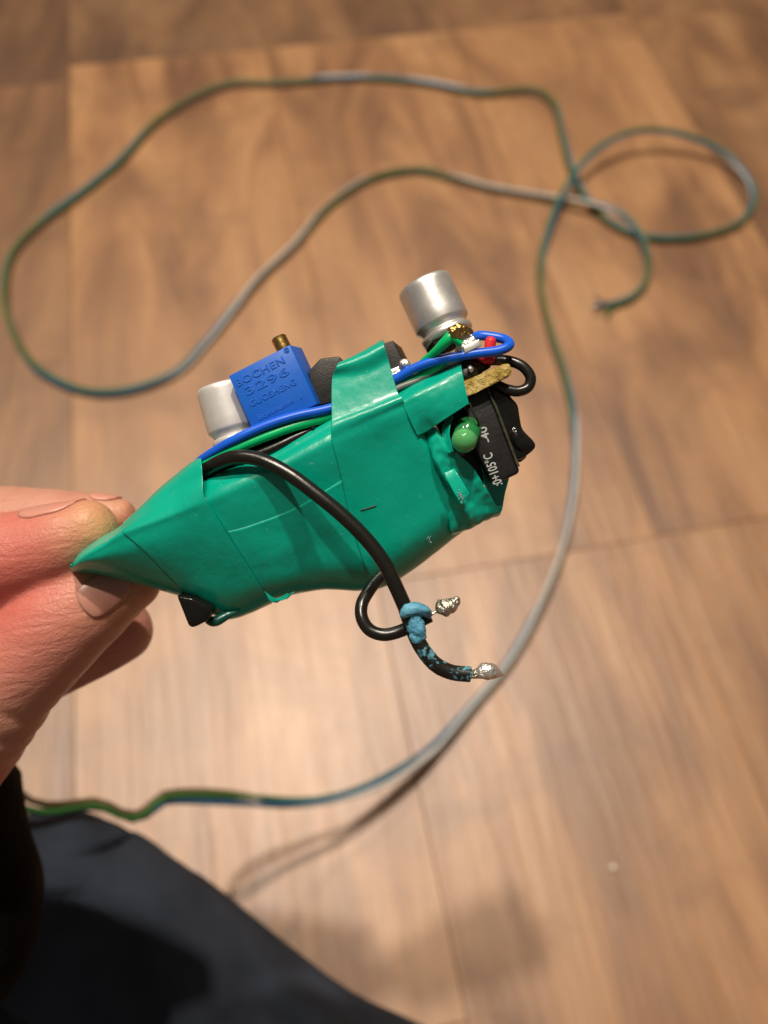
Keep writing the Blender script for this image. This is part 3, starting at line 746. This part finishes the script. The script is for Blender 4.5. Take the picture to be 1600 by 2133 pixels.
Nn = UPC[None, :] - T * (T @ UPC)[:, None]; Nn /= np.linalg.norm(Nn, axis=1)[:, None]; Bn = np.cross(T, Nn)
M_SG = simple('green_strand', (.04, .15, .035, 1), .4, .15, 300, spec=.4)
M_SB = simple('blue_strand', (.03, .13, .24, 1), .4, .1, 300, spec=.4)
M_SW = simple('white_strand', (.54, .55, .52, 1), .4, .05, 300, spec=.4)
M_ST = simple('brown_strand', (.13, .085, .045, 1), .45, .1, 300, spec=.4)
for k, (nm, mt) in enumerate((('green_strand', M_SG), ('blue_strand', M_SB), ('white_strand', M_SW), ('brown_strand', M_ST))):
    r = .9; V = []; Fc = []; seg = 10
    a = np.radians(k * 90 - cc[:, 3] - 38 * np.sin(np.arange(NCD) * .055) - 14 * np.sin(np.arange(NCD) * .19))
    C_ = cc[:, :3] + 1.12 * (np.cos(a)[:, None] * Nn + (np.sin(a) * (1 + np.exp(-(np.arange(NCD) / 130) ** 4) * (.35 + .45 * np.sin(np.arange(NCD) * .16))))[:, None] * Bn)
    ctrl = [[*c, r] for c in C_]
    if k < 4:       # each strand ends frayed on its own
        e = np.array(ctrl[-1][:3]); out = (T[-1] * (5 + 2 * ((k * 3) % 4)) + Bn[-1] * (k - 1.5) * 5 + Nn[-1] * (k % 2) * 3)
        end = [[*(e + out * .5), r], [*(e + out), r * .9]]
    fcv = np.array(ctrl); 
    V, Fc = tube([list(x) for x in fcv[::3]] + end, 420, seg)
    put(nm, (V, Fc), mt, CRD)

# ------------------------------------------------------------------ person: hand, sleeve, knee
PER = root('person', P(0, 1400, 125), 'person in dark jeans and black sleeve pinching the green bundle by its nose', 'person')
def rp(px, py, z, rpx): return [*P(px, py, z), rpx * z / F]
FA = [rp(-430, 1420, 132, 130), rp(-300, 1260, 126, 120), rp(-120, 1185, 121, 108), rp(0, 1166, 118.5, 99), rp(80, 1146, 117.5, 88), rp(140, 1124, 116.8, 78), rp(180, 1106, 116.5, 66)]
FB = [rp(-430, 1400, 142, 120), rp(-300, 1160, 136, 95), rp(-60, 1098, 131, 82), rp(80, 1092, 129, 76), rp(170, 1084, 128, 60), rp(235, 1078, 127.5, 45), rp(246, 1077, 127.5, 40)]
FC = [rp(-430, 1560, 150, 120), rp(-200, 1480, 146, 95), rp(0, 1420, 141, 85), rp(120, 1368, 138, 80), rp(200, 1335, 137, 74), rp(250, 1313, 136, 68)]
FD = [rp(-430, 1600, 160, 110), rp(-250, 1500, 158, 80), rp(-60, 1440, 155, 70), rp(40, 1410, 154, 60)]
TH = [rp(-420, 1800, 134, 170), rp(-230, 1650, 127, 165), rp(-90, 1520, 123, 142), rp(10, 1410, 121, 120), rp(70, 1350, 120, 112), rp(130, 1290, 119.5, 108), rp(200, 1240, 119.8, 96), rp(258, 1205, 120.5, 78)]
PALM = [rp(-400, 1250, 142, 150), rp(-430, 1420, 146, 210), rp(-450, 1600, 146, 240), rp(-470, 1800, 148, 200), rp(-500, 2000, 150, 170)]
V = []; Fc = []
def flat(c_, n=70, seg=36, rf_=None):
    v, f = tube(capsule_ctrl(c_), n, seg, rfun=rf_); b = len(V); V.extend(v); Fc.extend([tuple(i + b for i in q_) for q_ in f])
def crease(*ts):
    return lambda t, a: 1 - sum(.05 * math.exp(-((t - t0) / .009) ** 2) for t0 in ts) + .02 * noise.noise(Vector((t * 7, math.cos(a), math.sin(a))))
flat(FA, 160, 48, crease(.45)); flat(FB, 120, 40, crease(.6)); flat(FC, 100, 40); flat(FD, 80, 32); flat(TH, 200, 56, crease(.565, .60, .655)); flat(PALM, 60, 40)
hand = put('hand', (V, Fc), M_SKIN, PER)
rm = hand.modifiers.new('one_skin', 'REMESH'); rm.mode = 'VOXEL'; rm.voxel_size = .00055; rm.use_smooth_shade = True
sm = hand.modifiers.new('soft', 'SMOOTH'); sm.factor = .5; sm.iterations = 4
dg = bpy.context.evaluated_depsgraph_get(); dg.update()
me = bpy.data.meshes.new_from_object(hand.evaluated_get(dg))
hand.modifiers.clear(); hand.data = me; me.name = 'hand'
me.polygons.foreach_set('use_smooth', [True] * len(me.polygons))
if not me.materials: me.materials.append(M_SKIN)
org = ORG[hand.name]
co = np.zeros(len(me.vertices) * 3); me.vertices.foreach_get('co', co); co = co.reshape(-1, 3) + org
camc = ((co * 1000 - np.array([0, 0, H])) @ ROT)             # back to the bundle's axes
def near(c0, r): return np.exp(-(np.linalg.norm(camc - c0, axis=1) / r) ** 2)
tone = np.clip(.7 * near(P(215, 1090, 113), 6.5) + .35 * near(P(250, 1060, 124), 4) + .25 * near(P(240, 1240, 116), 6), 0, 1)
redd = np.clip(.5 * near(P(30, 1170, 112), 9) + .5 * near(P(-40, 1260, 115), 9) + .2 * near(P(60, 1300, 114), 8) + .3 * near(P(40, 1060, 116), 4), 0, 1)
for nm, arr in (('tone', tone), ('red', redd)):
    at = me.attributes.new(nm, 'FLOAT', 'POINT'); at.data.foreach_set('value', arr.astype(np.float32))
# nails: curved plates lying on the digits
from mathutils.bvhtree import BVHTree
bvh = BVHTree.FromPolygons([Vector(c) for c in camc], [tuple(p_.vertices) for p_ in me.polygons])
def nail(ctrl, p0, p1, half, towards, off=.18, label=None, mat=None):
    """plate on the digit from p0 to p1 (mm), spread over +-half rad round the direction towards"""
    NU, NV = 18, 16; G = np.zeros((NU, NV, 3)); ax_ = (p1 - p0) / np.linalg.norm(p1 - p0)
    tw = np.array(towards, float); tw -= tw.dot(ax_) * ax_; tw /= np.linalg.norm(tw); sd = np.cross(ax_, tw)
    for i in range(NU):
        u = i / (NU - 1)
        for j in range(NV):
            v = (j / (NV - 1) * 2 - 1)
            shape = math.sqrt(max(0, 1 - (max(0, (u - .55) / .45)) ** 2.6 * .75)) * (1 - .25 * max(0, (.3 - u) / .3) ** 2)
            a = v * half * shape
            s = p0 + (p1 - p0) * (u + .10 * (1 - v * v) * (1 if u > .5 else -.6))
            dr = tw * math.cos(a) + sd * math.sin(a)
            hit = bvh.ray_cast(Vector(s + dr * 14), Vector(-dr), 14)
            q = np.array(hit[0]) if hit[0] is not None else s + dr * 5
            edge = min(1, (1 - abs(v)) * 5, u * 6 + .1, (1 - u) * 8 + .5)
            G[i, j] = q + dr * (off * edge - .08 * (1 - edge))
    o = put('fingernail', gmesh(G), mat or M_NAIL, hand, label=label); solid(o, .3, -1); return o
nail(FA, P(85, 1142, 117.4), P(185, 1108, 116.5), .8, (.10, 1, .0), .04, label='pale nail of the upper fingertip')
nail(FB, P(205, 1083, 127.8), P(250, 1077, 127.5), .7, (.12, 1, .0), .04, label='nail of the fingertip behind')
nail(TH, P(190, 1250, 119.5), P(268, 1199, 120.5), .42, (.05, -.1, .95), .0, label='broad nail of the thumb', mat=M_NAIL2)

# knee and thigh in dark jeans
kz = 240
def folds(t, a):
    q = Vector((t * 4, math.cos(a) * 1.6, math.sin(a) * 1.6)); k = min(1, t * 3)
    crease_ = max(0, 1 - abs(math.sin(a * 4 + t * 7 + noise.noise(q) * 2)) * 3.2)
    return 1 + k * (.035 * noise.noise(q) + .022 * noise.noise(q * 2.7) - .13 * crease_ * (.5 + noise.noise(q * 1.4)))
kpx = [(a - nx * r_, b - ny * r_, 236, r_) for a, b, nx, ny, r_ in ((150, 1706, .2, -.98, 250), (250, 1744, .44, -.9, 262), (350, 1812, .57, -.82, 280), (450, 1886, .61, -.79, 300),
       (560, 1974, .6, -.8, 330), (700, 2082, .54, -.84, 375), (850, 2168, .5, -.866, 415), (1100, 2310, .48, -.877, 440), (1500, 2530, .48, -.877, 450))]
kq = [(np.array(P(a, b, z)), r_ * z / F) for a, b, z, r_ in kpx]
d0 = kq[1][0] - kq[0][0]; d0 /= np.linalg.norm(d0); kc = []
for t in np.linspace(-1, 0, 9)[:-1]:
    kc.append([*(kq[0][0] + d0 * t * kq[0][1]), max(kq[0][1] * math.sqrt(max(0, 1 - t * t)), .5)])
kc += [[*p_, r_] for p_, r_ in kq]
put('jeans', tube(kc, 160, 110, rfun=folds, even=False), M_JEAN, PER)
# black sleeve at the wrist
sl = [[*P(-330, 1560, 160), 14], [*P(-235, 1640, 152), 17.5], [*P(-190, 1730, 150), 20], [*P(-168, 1785, 150), 18.6], [*P(-170, 1850, 150), 21.6], [*P(-190, 1930, 151), 21.5], [*P(-250, 2030, 154), 20], [*P(-350, 2160, 160), 18]]
put('sleeve', tube(sl, 100, 64, rfun=lambda t, a: 1 + .07 * noise.noise(Vector((t * 9, math.cos(a) * 1.5, math.sin(a) * 1.5)))), M_SLEEVE, PER)
